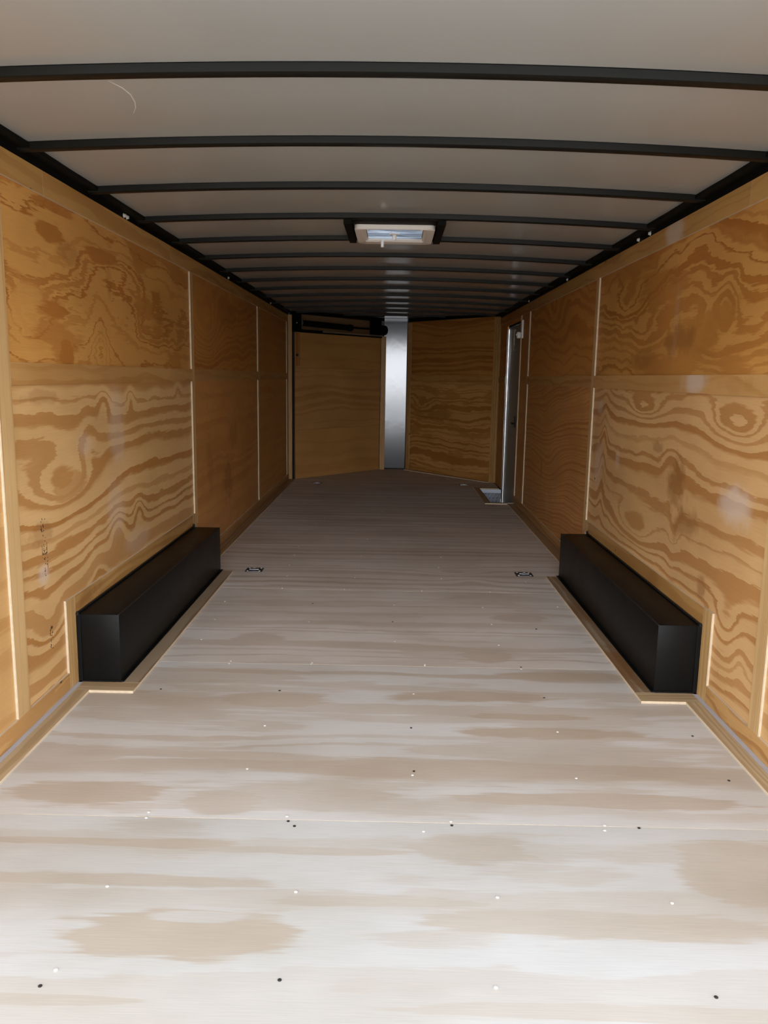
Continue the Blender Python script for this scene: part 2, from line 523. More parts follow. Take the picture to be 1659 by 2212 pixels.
for s, nm in ((-1, 'left'), (1, 'right')):
    def R_(xa, xb, y0, y1):
        return rect(min(s * xa, s * xb), max(s * xa, s * xb), y0, y1)
    floorboard(R_(1.146, 1.1995, Y0, 3.112), 'yellowish floor edge board along the %s wall, nearest the open end' % nm, UY, 2.0 + s)
    floorboard(R_(0.976, 1.1995, 3.112, 3.196), 'short floor edge board across the near end of the %s wheel box' % nm, UX, 9.0 + s)
    floorboard(R_(0.976, 1.049, 3.197, 5.056), 'stained floor edge board along the foot of the %s black wheel box' % nm, UY, 15.0 + s, BPD, BDD, 18.0,
               stains=[(3.5, -s * 1.01, 0.3, 0.05, 0.7), (4.3, -s * 1.01, 0.25, 0.05, 0.6)] if s > 0 else [])
floorboard(rect(-1.2165, -1.143, 5.06, 9.60), 'brown floor edge board along the left wall beyond the wheel box', UY, 21.0, (0.38, 0.265, 0.165), (0.28, 0.17, 0.095))
floorboard(rect(1.143, 1.2165, 5.06, 7.99), 'brown floor edge board along the right wall between wheel box and door', UY, 23.0, (0.38, 0.265, 0.165), (0.28, 0.17, 0.095))
floorboard(rect(0.925, 1.150, 7.99, 8.05), 'floor edge board across the near side of the step well', UX, 27.0, BPD, BDD)
floorboard(rect(0.925, 0.985, 8.052, 9.075), 'floor edge board along the inner side of the step well', UY, 29.0, (0.38, 0.265, 0.165), (0.28, 0.17, 0.095))
floorboard(rect(0.925, 1.20, 9.077, 9.14), 'floor edge board across the far side of the step well', UX, 31.0, BPD, BDD)
# board at the foot of the right nose panel
A_, B_ = Vector((1.165, 9.665)), Vector((0.20, 10.83))
t_ = (B_ - A_).normalized()
n_ = Vector((-t_.y, t_.x))
if n_.y > 0:
    n_ = -n_
floorboard([tuple(A_ + n_ * 0.0), tuple(B_ + n_ * 0.0), tuple(B_ + n_ * 0.05), tuple(A_ + n_ * 0.05)], 'thin floor edge board along the foot of the right nose panel', (t_.x, t_.y, 0), 33.0, BPD, BDD)

# ------------------------------------------------------------------ side walls
outer_z1 = 2.0
bm = bmesh.new()
box(bm, -1.30, -1.2430, Y0, 9.66, -0.20, outer_z1)
wall_left = tag(link('wall_left', bm, M_OUTER), 'left trailer wall lined with orange-brown plywood panels', 'wall', kind='structure')
bm = bmesh.new()
box(bm, 1.2430, 1.30, Y0, 8.13, -0.20, outer_z1)
box(bm, 1.2430, 1.30, 9.062, 9.70, -0.20, outer_z1)
box(bm, 1.2430, 1.30, 8.13, 9.062, 1.765, outer_z1)
wall_right = tag(link('wall_right', bm, M_OUTER), 'right trailer wall lined with plywood panels and holding the side door', 'wall', kind='structure')


def wall_panel(s, y0, y1, z0, z1, mat, parent):
    xa, xb = sorted((s * PX, s * 1.2425))
    bm = boxbm(xa, xb, y0 + 0.001, y1 - 0.001, z0, z1 - 0.001)
    return link('plywood_panel', bm, [mat], parent)


def VW(nm, s, seed, pale, dark, **kw):
    return plywood(nm, (0, 1, 0), (0, 0, 1), seed, pale, dark, **kw)


ys = [Y0, 2.735, 5.150, 7.565, 9.62]  # deeper panels redder: warm bounced light put into their colour
# left, lower row
L_low = [
    dict(seed=1.3, sat=0.6, n=7, amp=0.07, pale=(0.56, 0.375, 0.175), dark=(0.46, 0.275, 0.105), fuzz=0.6),
    dict(seed=5.7, sat=0.55, blots=[(3.225, 0.569, 0.20, 0.035, 0.9), (3.25, 0.79, 0.17, 0.06, 0.55)], midk=0.9, n=12.5, amp=0.055, su=0.75, sv=1.9, pale=PALE, dark=DARK, jag=0.012,
         bumps=[(3.17, 0.795, 0.34, 0.105, 0.19), (3.62, 1.085, 0.075, 0.075, -0.10), (3.98, 1.11, 0.06, 0.06, -0.07), (4.82, 1.145, 0.07, 0.05, -0.05),
                (3.74, 0.52, 0.10, 0.09, -0.10), (4.05, 0.565, 0.08, 0.08, -0.08), (3.45, 1.0, 0.10, 0.20, -0.06), (3.50, 0.35, 0.10, 0.16, -0.07), (2.98, 0.32, 0.13, 0.10, 0.10)],
         patches=[(3.78, 0.98, 0.12, 0.20, 0.40), (3.72, 0.62, 0.14, 0.14, 0.35), (2.96, 0.50, 0.055, 0.05, 0.7), (3.40, 0.93, 0.09, 0.05, 0.35), (4.0, 0.42, 0.22, 0.07, 0.3)],
         stains=[(2.98, 0.66, 0.16, 0.05, 0.35), (3.0, 1.13, 0.22, 0.03, 0.3)], rough=0.40, specks=0.025),
    dict(seed=12.9, sat=1.6, blotch=0.3, n=9.0, amp=0.05, su=1.1, sv=1.6, pale=(0.50, 0.325, 0.165), dark=(0.36, 0.190, 0.078), fuzz=0.8, contrast=0.7,
         stains=[(6.2, 0.45, 0.18, 0.22, 0.5), (6.4, 0.75, 0.25, 0.12, 0.35), (5.6, 0.6, 0.12, 0.2, 0.3)], patches=[(5.5, 0.16, 0.3, 0.06, 0.15)], specks=0.02),  # low pale patch paints in the grazing sheen
    dict(seed=19.2, sat=1.6, n=9.0, amp=0.05, su=1.0, sv=1.6, pale=(0.50, 0.325, 0.165), dark=(0.36, 0.190, 0.078), fuzz=0.8, contrast=0.6, specks=0.02),
]
L_up = [
    dict(seed=23.5, sat=1.6, n=8, amp=0.08, pale=(0.52, 0.335, 0.130), dark=(0.40, 0.22, 0.07), fuzz=0.5),
    dict(seed=29.4, sat=1.3, blotch=0.6, blots=[(3.147, 1.707, 0.12, 0.035, 0.9), (3.20, 1.80, 0.20, 0.02, 0.8), (3.123, 1.441, 0.18, 0.028, 0.9), (3.27, 1.285, 0.07, 0.05, 0.9), (3.68, 1.696, 0.22, 0.03, 0.8), (2.95, 1.42, 0.14, 0.10, -0.8), (3.0, 1.30, 0.12, 0.03, -0.8)], midk=1.3, n=20.0, amp=0.085, su=0.8, sv=2.0, pale=PALU, dark=DARU, jag=0.02, specks=0.025, slope=0.7,
         bumps=[(2.98, 1.37, 0.17, 0.11, 0.14), (3.62, 1.36, 0.10, 0.14, -0.13), (4.35, 1.42, 0.30, 0.10, 0.12), (3.9, 1.66, 0.5, 0.06, -0.06)],
         stains=[(3.30, 1.66, 0.16, 0.045, 0.30), (3.75, 1.62, 0.05, 0.10, 0.25)]),
    dict(seed=37.1, sat=1.6, n=26.0, amp=0.085, su=0.9, sv=1.5, pale=(0.47, 0.290, 0.115), dark=(0.33, 0.160, 0.048), jag=0.006, fuzz=0.4, specks=0.02, slope=0.5,
         bumps=[(5.55, 1.50, 0.5, 0.22, 0.20)], stains=[(6.3, 1.65, 0.5, 0.12, 0.35)]),
    dict(seed=41.6, sat=1.6, n=9.0, amp=0.05, su=1.0, sv=1.6, pale=(0.47, 0.290, 0.115), dark=(0.33, 0.160, 0.048), fuzz=0.8, contrast=0.6),
]
R_low = [
    dict(seed=47.3, sat=0.6, n=8, amp=0.07, pale=PALE, dark=DARK, fuzz=0.3),
    dict(seed=53.8, sat=0.6, blots=[(3.62, 0.78, 0.12, 0.06, 0.7)], midk=0.9, n=12.5, amp=0.06, su=0.75, sv=1.9, pale=(0.575, 0.40, 0.215), dark=(0.40, 0.215, 0.082), jag=0.012,
         bumps=[(4.15, 1.085, 0.26, 0.055, 0.13), (3.08, 1.065, 0.26, 0.08, 0.17), (4.20, 0.50, 0.32, 0.09, 0.19), (3.70, 0.86, 0.12, 0.14, -0.07), (3.02, 0.34, 0.13, 0.11, 0.12),
                (4.85, 0.80, 0.07, 0.35, -0.10), (3.62, 0.62, 0.06, 0.2, 0.06), (2.88, 0.26, 0.07, 0.07, -0.08)],
         patches=[(3.02, 0.785, 0.15, 0.075, 0.75), (4.95, 0.72, 0.10, 0.16, 0.45), (4.98, 1.06, 0.08, 0.05, 0.45), (4.55, 0.80, 0.05, 0.06, 0.45)],
         stains=[(3.62, 0.78, 0.13, 0.14, 0.55), (3.50, 0.63, 0.20, 0.07, 0.45), (3.27, 0.43, 0.06, 0.08, 0.5), (3.9, 0.92, 0.10, 0.035, 0.4)], specks=0.03),
    dict(seed=61.1, sat=1.4, blotch=0.3, n=40.0, amp=0.050, su=0.7, sv=1.4, pale=(0.50, 0.325, 0.165), dark=(0.36, 0.190, 0.078), jag=0.003, tilt=0.08, slope=0.9,
         bumps=[(6.45, 0.55, 0.45, 0.16, 0.13), (6.7, 0.88, 0.3, 0.1, 0.06)], stains=[(6.75, 0.50, 0.05, 0.11, 0.5)], patches=[(6.45, 0.26, 0.07, 0.12, 0.18)]),  # pale patch near the foot is sheen painted into the veneer
    dict(seed=68.5, sat=1.3, n=8, amp=0.04, pale=(0.50, 0.325, 0.165), dark=(0.36, 0.190, 0.078), fuzz=0.8, contrast=0.5),
    dict(seed=69.5, sat=1.3, n=8, amp=0.04, pale=(0.50, 0.325, 0.165), dark=(0.36, 0.190, 0.078), fuzz=0.8, contrast=0.5),
]
R_up = [
    dict(seed=71.9, sat=1.6, n=9, amp=0.08, pale=PALU, dark=DARU, fuzz=0.3),
    dict(seed=79.4, sat=1.3, blotch=0.55, midk=1.3, n=19.0, amp=0.085, su=0.75, sv=1.8, pale=PALU, dark=DARU, jag=0.012, specks=0.02, slope=0.8, tilt=-0.02,
         bumps=[(4.6, 1.62, 0.35, 0.09, 0.10), (3.25, 1.48, 0.10, 0.10, -0.12), (3.30, 1.36, 0.35, 0.10, 0.14), (4.2, 1.45, 0.35, 0.10, 0.09)],
         stains=[(3.72, 1.40, 0.22, 0.09, 0.50), (4.2, 1.33, 0.25, 0.06, 0.40)], patches=[(3.78, 1.46, 0.035, 0.17, 0.16)]),
    dict(seed=84.2, sat=1.6, n=17.0, amp=0.11, su=0.9, sv=1.6, pale=(0.47, 0.290, 0.115), dark=(0.33, 0.160, 0.048), jag=0.008, fuzz=0.3, slope=0.6),
    dict(seed=88.5, sat=1.6, n=8, amp=0.04, pale=(0.47, 0.290, 0.115), dark=(0.33, 0.160, 0.048), fuzz=0.8, contrast=0.5),
    dict(seed=89.5, sat=1.6, n=8, amp=0.04, pale=(0.47, 0.290, 0.115), dark=(0.33, 0.160, 0.048), fuzz=0.8, contrast=0.5),
]
for i in range(4):
    wall_panel(-1, ys[i], ys[i + 1], 0.0, 1.21, VW('left_wall_veneer', -1, **L_low[i]), wall_left)
    wall_panel(-1, ys[i], ys[i + 1], 1.21, ZW, VW('left_wall_veneer', -1, **L_up[i]), wall_left)
ysr = [Y0, 2.735, 5.150, 7.585, 8.13]
for i in range(4):
    wall_panel(1, ysr[i], ysr[i + 1], 0.0, 1.21, VW('right_wall_veneer', 1, **R_low[i]), wall_right)
    wall_panel(1, ysr[i], ysr[i + 1], 1.21, ZW, VW('right_wall_veneer', 1, **R_up[i]), wall_right)
wall_panel(1, 9.062, 9.66, 0.0, 1.21, VW('right_wall_veneer', 1, **R_low[4]), wall_right)
wall_panel(1, 9.062, 9.66, 1.21, ZW, VW('right_wall_veneer', 1, **R_up[4]), wall_right)
wall_panel(1, 8.13, 9.062, 1.775, ZW, VW('right_wall_veneer', 1, **R_up[4]), wall_right)

# grade stamps inked on the lower left panel
random.seed(21)
panel = [o for o in wall_left.children if o.name.startswith('plywood_panel')][2]


def stamp(y, z, h, w, frame, k):
    bm = bmesh.new()
    x = -PX
    for _ in range(k):
        yy = y + random.uniform(-w, w)
        zz = z + random.uniform(-h, h)
        a, b = random.choice(((0.0018, 0.0034), (0.0012, 0.0056), (0.0034, 0.0014), (0.0020, 0.0020), (0.0012, 0.0012)))
        box(bm, x - 0.0005, x + 0.0003, yy - a, yy + a, zz - b, zz + b)
    if frame:
        for q in ((y - 0.018, y - 0.016, z - 0.055, z - 0.020), (y + 0.021, y + 0.023, z - 0.055, z - 0.015), (y - 0.018, y + 0.023, z - 0.056, z - 0.0535)):
            box(bm, x - 0.0005, x + 0.0003, *q)
    o = link('ink_stamp', bm, M_INK, panel)
    o['label'] = 'faded black ink grade stamp'


stamp(2.975, 0.630, 0.075, 0.020, True, 34)
stamp(2.985, 0.535, 0.045, 0.014, False, 14)
stamp(2.995, 0.265, 0.050, 0.012, False, 20)

# ---- battens over the panel joints (top-level trims)
BATN = [0]


def batten(s, y0, y1, z0, z1, label, along='Z', pale=(0.50, 0.365, 0.19), dark=(0.39, 0.245, 0.105), n=30.0, specks=0.10, th=PX, cat='batten', name=None, **kw):
    BATN[0] += 1
    xa, xb = sorted((s * WX, s * th))
    bm = bmesh.new()
    _, fs = box(bm, xa, xb, y0, y1, z0, z1)
    bmesh.ops.recalc_face_normals(bm, faces=bm.faces)
    for f in bm.faces:
        if abs(f.normal.x) < 0.5:
            f.material_index = 1
    du, dv = ((0, 0, 1), (0, 1, 0)) if along == 'Z' else ((0, 1, 0), (0, 0, 1))
    kw = dict(dict(su=0.5, sv=6.0, jag=0.004, amp=0.025, fuzz=0.3), **kw)
    m = plywood('batten_wood', du, dv, 100.0 + BATN[0] * 3.7, pale, dark, n, specks=specks, sat=0.6, **kw)
    if name:
        return tag(link(name, bm, [m, E_X]), label, cat, None, 'structure')
    return trim(bm, [m, E_X], label, cat)


BPa, BDa = (0.53, 0.395, 0.220), (0.42, 0.285, 0.135)
studs = {-1: [(2.692, 2.780), (5.118, 5.182), (7.528, 7.600)], 1: [(2.675, 2.752), (5.135, 5.200), (7.590, 7.650)]}
where = ['nearest the open end', 'at the far end of the wheel box', 'in the deep dim part']
for s, nm in ((-1, 'left'), (1, 'right')):
    for k, (a, b) in enumerate(studs[s]):
        zb = 0.290 if k == 1 else 0.0755
        batten(s, a, b, zb, 1.8175, 'upright plywood batten on the %s wall, the one %s' % (nm, where[k]), 'Z', BPa, BDa, specks=0.14)
    # middle rails between the uprights
    ends = [Y0] + [v for a, b in studs[s] for v in (a, b)] + [9.50 if s < 0 else 8.13]
    mids = ['nearest the open end', 'above the wheel box', 'beyond the wheel box', 'deepest in the trailer' if s < 0 else 'beside the door frame']
    for k in range(4):
        kw = dict(pale=(0.47, 0.30, 0.13), dark=(0.375, 0.205, 0.068), n=14.0, amp=0.06, su=1.2, sv=4.0)
        if s > 0 and k == 1:
            kw['patches'] = [(3.47, 1.22, 0.15, 0.06, 0.8)]
            kw['stains'] = [(3.1, 1.21, 0.2, 0.04, 0.2)]
        if s > 0 and k == 3:
            continue
        batten(s, ends[2 * k] + 0.0005, ends[2 * k + 1] - 0.0005, 1.172, 1.245, 'flat middle rail board on the %s wall, the length %s' % (nm, mids[k]), 'Y', specks=0.16, **kw)
    # top boards
    tops = [Y0, 3.10, 4.70, 6.90, 9.62 if s < 0 else 9.66]
    for k in range(4):
        kw = dict(pale=(0.46, 0.30, 0.115), dark=(0.36, 0.19, 0.06), n=14.0, amp=0.06, su=1.2, sv=4.0)
        if s > 0 and k == 1:
            kw['patches'] = [(3.86, 1.86, 0.12, 0.09, 0.75)]
        batten(s, tops[k] + 0.0005, tops[k + 1] - 0.0005, 1.818, ZW, 'top board under the black roof rail on the %s wall, the length %s' % (
            nm, ('nearest the open end', 'above the wheel box', 'just beyond the wheel box', 'deepest in the trailer')[k]), 'Y', specks=0.14, **kw)
    # bottom boards stepping over the wheel box
    bp = dict(pale=(0.50, 0.33, 0.15), dark=(0.36, 0.20, 0.075), n=20.0, amp=0.10, su=1.6, sv=5.0, specks=0.10, fuzz=0.0, blotch=0.5)
    batten(s, Y0, 3.1145, 0.0, 0.075, 'yellow pine baseboard at the foot of the %s wall near the open end' % nm, 'Y', cat='baseboard', name='baseboard_%s' % nm, **bp)
    batten(s, 3.115, 3.198, 0.0, 0.360, 'short upright batten against the near end of the %s wheel box' % nm, 'Z', specks=0.05)
    batten(s, 3.1985, 5.060, 0.2855, 0.358, 'yellow board on the %s wall right above the black wheel box' % nm, 'Y', pale=(0.44, 0.285, 0.12), dark=(0.32, 0.17, 0.055), n=12.0, amp=0.05, su=0.9,
           sv=5.0, stains=[(3.34, 0.32, 0.16, 0.06, 0.45)] if s < 0 else [(3.8, 0.32, 0.1, 0.06, 0.3)])
    batten(s, 5.061, 5.118 if s < 0 else 5.134, 0.2855, 0.358, 'stub of board at the far end of the %s wheel box' % nm, 'Z')
    yend = 9.50 if s < 0 else 8.13
    batten(s, 5.06, yend, 0.0, 0.075, 'brown baseboard of the %s wall beyond the wheel box' % nm, 'Y', pale=(0.46, 0.30, 0.15), dark=(0.35, 0.20, 0.08), n=12.0, cat='baseboard', name='baseboard_%s_front' % nm)
    batten(s, 5.118 if s < 0 else 5.135, 5.182 if s < 0 else 5.200, 0.0755, 0.2895, 'lower stub of the upright batten behind the %s wheel box' % nm, 'Z', BPa, BDa)

# door-frame batten on the right wall, and the last upright pieces before the nose
batten(1, 8.085, 8.128, 0.075, 1.8175, 'slim upright batten framing the near side of the side door', 'Z', BPa, BDa, th=1.2425)
batten(1, 9.07, 9.64, 1.172, 1.245, 'short middle rail board between side door and nose', 'Y', (0.47, 0.30, 0.13), (0.375, 0.205, 0.068))
batten(-1, 9.502, 9.6195, 0.0755, 1.8175, 'upright batten at the far end of the left wall beside the nose door', 'Z', BPa, BDa)
bm = boxbm(-1.2180, -1.176, 9.6205, 9.640, 0.0, 1.905)
trim(bm, plywood('post_wood', UZ, UX, 230.0, BPa, BDa, 30.0, 0.02, 0.5, 6.0), 'pale post end closing the left wall beside the dark door gap', 'post')

# ------------------------------------------------------------------ nose: left door, right panel, metal strip
AL, BL = Vector((-1.135, 9.648)), Vector((-0.172, 10.819))
AR, BR = Vector((1.196, 9.653)), Vector((0.186, 10.880))


def frame(A, B):
    t = (B - A).normalized()
    n = Vector((-t.y, t.x))
    if n.y < 0:
        n = -n          # n points outwards, away from the room
    return t, n


def vprism(A, B, s0, s1, d0, d1, z0, z1, bm=None, mi=0):
    """Block along the line A-B: s metres along it, d metres outwards, z up."""
    t, n = frame(A, B)
    P = [A + t * s + n * d for s, d in ((s0, d0), (s1, d0), (s1, d1), (s0, d1))]
    return prism([tuple(p) for p in P], z0, z1, bm, mi)


LL, LR = (BL - AL).length, (BR - AR).length
tL, nL = frame(AL, BL)
tR, nR = frame(AR, BR)
door2 = empty('door_2', (AL.x, AL.y, 0), 'plywood-faced nose door at the front left under a black header', 'door', kind='structure')
dk = dict(rough=0.45, spec=0.35, jag=0.012, amp=0.05, su=1.0, sv=2.4)
DL = ((tL.x, tL.y, 0), (0, 0, 1))
for z0, z1, sd, nn, pa, da, cc in ((0.004, 0.583, 141, 6.0, (0.52, 0.345, 0.165), (0.42, 0.25, 0.10), 0.6), (0.585, 1.302, 147, 10.0, (0.52, 0.345, 0.175), (0.36, 0.195, 0.08), 0.8),
                               (1.304, 1.712, 153, 6.0, (0.52, 0.335, 0.155), (0.42, 0.24, 0.09), 0.5)):
    link('plywood_panel', vprism(AL, BL, 0.0, LL, 0.0, 0.018, z0, z1), plywood('nose_door_veneer', DL[0], DL[1], sd, pa, da, nn, contrast=cc, fuzz=0.4, **dk), door2)
link('corner_strip', vprism(AL, BL, 0.003, 0.058, -0.010, -0.0005, 1.33, 1.705), plywood('nose_door_strip', UZ, DL[0], 160, (0.42, 0.25, 0.115), (0.34, 0.18, 0.07), 20.0, 0.02, 0.5, 6.0), door2)
link('door_core', vprism(AL, BL, -0.02, LL + 0.01, 0.0185, 0.05, 0.0, 1.745), M_OUTER, door2)
o = link('header_bar', vprism(AL, BL, 0.07, LL + 0.003, -0.022, 0.018, 1.7135, 1.747), M_BLACK, door2)
bmesh_e = bmesh.new()
vprism(AL, BL, 0.42, LL + 0.002, -0.026, -0.0225, 1.728, 1.746, bmesh_e)  # strip added to draw the glint along the black header bar
link('header_glint', bmesh_e, plain('dull_aluminium', (0.55, 0.56, 0.58), 0.42, 1.0), door2)['label'] = 'aluminium strip drawn for the header bar glint'
bm = bmesh.new()
disc_stack(bm, (AL.x + tL.x * 0.012 - nL.x * 0.005, AL.y + tL.y * 0.012 - nL.y * 0.005, 1.452), (-nL.x, -nL.y, 0), [(0.0, 0.016), (0.012, 0.016), (0.016, 0.010)], 12)
link('door_bumper', bm, M_RUB, door2, True)

bm = bmesh.new()
vprism(AL, BL, -0.20, LL + 0.25, 0.16, 0.20, -0.10, 2.02, bm)
box(bm, -1.30, -1.16, 9.66, 9.80, -0.1, 2.02)
wfl = tag(link('wall_front_left', bm, M_OUTER), 'dark outer nose wall behind the left nose door', 'wall', kind='structure')
link('back_panel', vprism(AL, BL, -0.06, LL + 0.06, 0.13, 0.1595, 1.70, 1.985), plywood('nose_back_veneer', DL[0], DL[1], 170, (0.30, 0.22, 0.15), (0.22, 0.15, 0.10), 5.0, 0.05, fuzz=0.6), wfl)

bm = bmesh.new()
vprism(AR, BR, -0.10, LR + 0.12, 0.05, 0.10, -0.10, 2.02, bm)
wfr = tag(link('wall_front_right', bm, M_OUTER), 'plywood-lined nose wall at the front right', 'wall', kind='structure')
DR = ((-tR.x, -tR.y, 0), (0, 0, 1))
link('plywood_panel', vprism(AR, BR, 0.0, LR, 0.012, 0.030, 0.0, 1.21), plywood('nose_panel_veneer', DR[0], DR[1], 181, (0.54, 0.36, 0.16), (0.34, 0.165, 0.052), 16.0, 0.075, 0.9, 1.9, 0.012, midk=1.1, blotch=0.6,
     bumps=[(-8.0, 0.85, 0.2, 0.1, 0.1)]), wfr)
link('plywood_panel', vprism(AR, BR, 0.0, LR, 0.012, 0.030, 1.211, 1.925), plywood('nose_panel_veneer', DR[0], DR[1], 187, (0.47, 0.27, 0.10), (0.31, 0.14, 0.042), 13.0, 0.07, 0.8, 2.0, 0.012, fuzz=0.3, specks=0.03), wfr)
E_N = E_X
for z0, z1, nm, sd in ((1.166, 1.252, 'middle', 191), (0.0, 0.075, 'bottom', 194)):
    trim(vprism(AR, BR, 0.062, LR - 0.062, 0.0, 0.0118, z0, z1), plywood('nose_batten', DR[0], DR[1], sd, (0.47, 0.30, 0.13), (0.375, 0.205, 0.068), 14.0, 0.05, 1.2, 4.0, specks=0.08), '%s rail board across the right nose panel' % nm, 'batten')
trim(vprism(AR, BR, -0.042, 0.060, 0.0, 0.0118, 0.0, 1.915), plywood('nose_batten', UZ, DR[0], 197, BPa, BDa, 30.0, 0.02, 0.5, 6.0), 'upright batten at the right edge of the right nose panel', 'batten')
trim(vprism(AR, BR, LR - 0.060, LR + 0.010, 0.0, 0.0118, 0.0, 1.915), plywood('nose_batten', UZ, DR[0], 199, BPa, BDa, 30.0, 0.02, 0.5, 6.0, specks=0.2), 'upright batten right of the shiny metal nose strip', 'batten')
trim(boxbm(-0.1655, -0.1005, 10.825, 10.90, 0.0, 1.735), plywood('nose_batten', UZ, UX, 203, BPa, BDa, 26.0, 0.03, 0.6, 6.0, specks=0.2), 'timber post left of the shiny metal nose strip', 'post')

# metal nose strip: a slightly curved aluminium sheet
bm = bmesh.new()
K = 14
cols = []
for k in range(K + 1):
    x = -0.128 + 0.30 * k / K
    y = 10.965 - 0.12 * (x - 0.01) ** 2
    cols.append([bm.verts.new((x, y, z)) for z in (-0.02, 0.5, 1.0, 1.5, 1.97)])
for k in range(K):
    for j in range(4):
        bm.faces.new((cols[k][j], cols[k + 1][j], cols[k + 1][j + 1], cols[k][j + 1]))
ex = bmesh.ops.extrude_face_region(bm, geom=bm.faces[:])
bmesh.ops.translate(bm, verts=[v for v in ex['geom'] if isinstance(v, bmesh.types.BMVert)], vec=(0, 0.004, 0))
tag(link('wall_nose', bm, M_NOSE, None, True), 'shiny aluminium strip closing the tip of the nose', 'wall', kind='structure')
bm = bmesh.new()
box(bm, -0.45, 0.40, 11.0, 11.04, -0.1, 2.02)
tag(link('wall_front', bm, M_OUTER), 'dark outer skin behind the nose tip', 'wall', kind='structure')

# ------------------------------------------------------------------ ceiling (with the vent opening)
VX0, VX1, VY0, VY1 = -0.150, 0.146, 4.36, 4.68
bm = bmesh.new()
xs = sorted(set([-1.30 + 2.6 * k / 26 for k in range(27)] + [VX0, VX1]))
yy = [Y0, VY0, VY1]
for k in range(-2, 15):
    yy += [2.3315 + 0.6096 * (k + q / 6.0) for q in range(6)]
yy = sorted(y for y in yy if Y0 <= y <= 11.06)
yy = [y for i, y in enumerate(yy) if y in (VY0, VY1) or min(abs(y - VY0), abs(y - VY1)) > 0.012]


def sag(y):           # the sheet hangs a few millimetres between the bows
    return -0.0030 * math.sin(math.pi * ((y - 2.3315) / 0.6096)) ** 2


for j in range(len(yy) - 1):
    for k in range(len(xs) - 1):
        x0, x1 = xs[k], xs[k + 1]
        if VY0 - 1e-6 <= yy[j] and yy[j + 1] <= VY1 + 1e-6 and VX0 - 1e-6 <= x0 and x1 <= VX1 + 1e-6:
            continue
        bm.faces.new([bm.verts.new((x, y, zc(x) + sag(y))) for x, y in ((x0, yy[j]), (x1, yy[j]), (x1, yy[j + 1]), (x0, yy[j + 1]))])
bmesh.ops.remove_doubles(bm, verts=bm.verts[:], dist=1e-5)
ex = bmesh.ops.extrude_face_region(bm, geom=bm.faces[:])
bmesh.ops.translate(bm, verts=[v for v in ex['geom'] if isinstance(v, bmesh.types.BMVert)], vec=(0, 0, 0.012))
ceil = tag(link('ceiling', bm, M_CEIL, None, True), 'grey satin sheet ceiling between the black roof bows', 'ceiling', kind='structure')
bm = bmesh.new()
tube(bm, [(x, y, zc(x) + sag(y) - 0.0004) for x, y in ((-0.747, 2.42), (-0.728, 2.47), (-0.722, 2.52), (-0.728, 2.575), (-0.742, 2.625), (-0.765, 2.675))], [0.0006, 0.0014, 0.0018, 0.0018, 0.0014, 0.0006], 6)
link('scratch', bm, M_SCRATCH, ceil)['label'] = 'thin pale curved scratch'

# black rails where the roof meets the walls
for s, nm in ((-1, 'left'), (1, 'right')):
    bm = bmesh.new()
    for a in ((1.2240, 1.2425, 1.9005, 1.948), (1.180, 1.2425, 1.9275, 1.9425)):  # wide flange also stands in for the shade darkening the ceiling edge
        xa, xb = sorted((s * a[0], s * a[1]))
        box(bm, xa, xb, Y0, 9.66, a[2], a[3])
    trim(bm, M_BLACK, 'black steel roof rail along the top of the %s wall' % nm, 'rail')
bm = bmesh.new()
vprism(AL, BL, -0.05, LL + 0.05, -0.02, 0.125, 1.930, 1.966, bm)
trim(bm, M_BLACK, 'black roof rail over the left nose door', 'rail')
bm = bmesh.new()
vprism(AR, BR, -0.02, LR - 0.02, -0.01, 0.04, 1.926, 1.966, bm)
trim(bm, M_BLACK, 'black roof rail over the right nose panel', 'rail')

# roof bows
ordinal = ['nearest', 'second', 'third', 'fourth', 'fifth', 'sixth', 'seventh', 'eighth', 'ninth', 'tenth', 'eleventh', 'twelfth', 'thirteenth', 'fourteenth']


def bow_mesh(half):
    bm = bmesh.new()
    K = 28
    prof = [(-0.004, 0.0215), (0.0, 0.0215), (0.003, 0.0018), (0.0055, 0.0), (0.0395, 0.0), (0.042, 0.0018), (0.045, 0.0215), (0.049, 0.0215)]
    rings = []
    for k in range(K + 1):
        x = -half + 2 * half * k / K
        z = 1.9535 - 0.0225 * x * x
        rings.append([bm.verts.new((x, dy, z + dz)) for dy, dz in prof])
    for k in range(K):
        for j in range(len(prof) - 1):
            bm.faces.new((rings[k][j], rings[k][j + 1], rings[k + 1][j + 1], rings[k + 1][j]))
    bm.faces.new(rings[0])
    bm.faces.new(rings[-1][::-1])
    for k in range(K):
        bm.faces.new((rings[k][0], rings[k + 1][0], rings[k + 1][-1], rings[k][-1]))
    return bm


bow0 = link('roof_bow', bow_mesh(1.2225), M_BOW, None, True)
for k in range(14):
    y = 2.309 + 0.6096 * k
    half = 1.2225 if y < 9.5 else (1.16 if k == 12 else 0.62)
    if k == 0:
        o = bow0
    elif half == 1.2225:
        o = bow0.copy()
        COL.objects.link(o)
    else:
        o = link('roof_bow', bow_mesh(half), M_BOW, None, True)
    o.location.y = y
    extra = {0: 'closest to the open rear end', 3: 'on the near side of the cream roof vent', 4: 'on the far side of the cream roof vent', 12: 'where the nose begins', 13: 'short, closest to the nose tip'}
    lab = 'black steel bow across the ceiling, ' + (extra[k] if k in extra else '%s counted from the open rear end' % ordinal[k])
    tag(o, lab, 'roof bow', 'black roof bows')

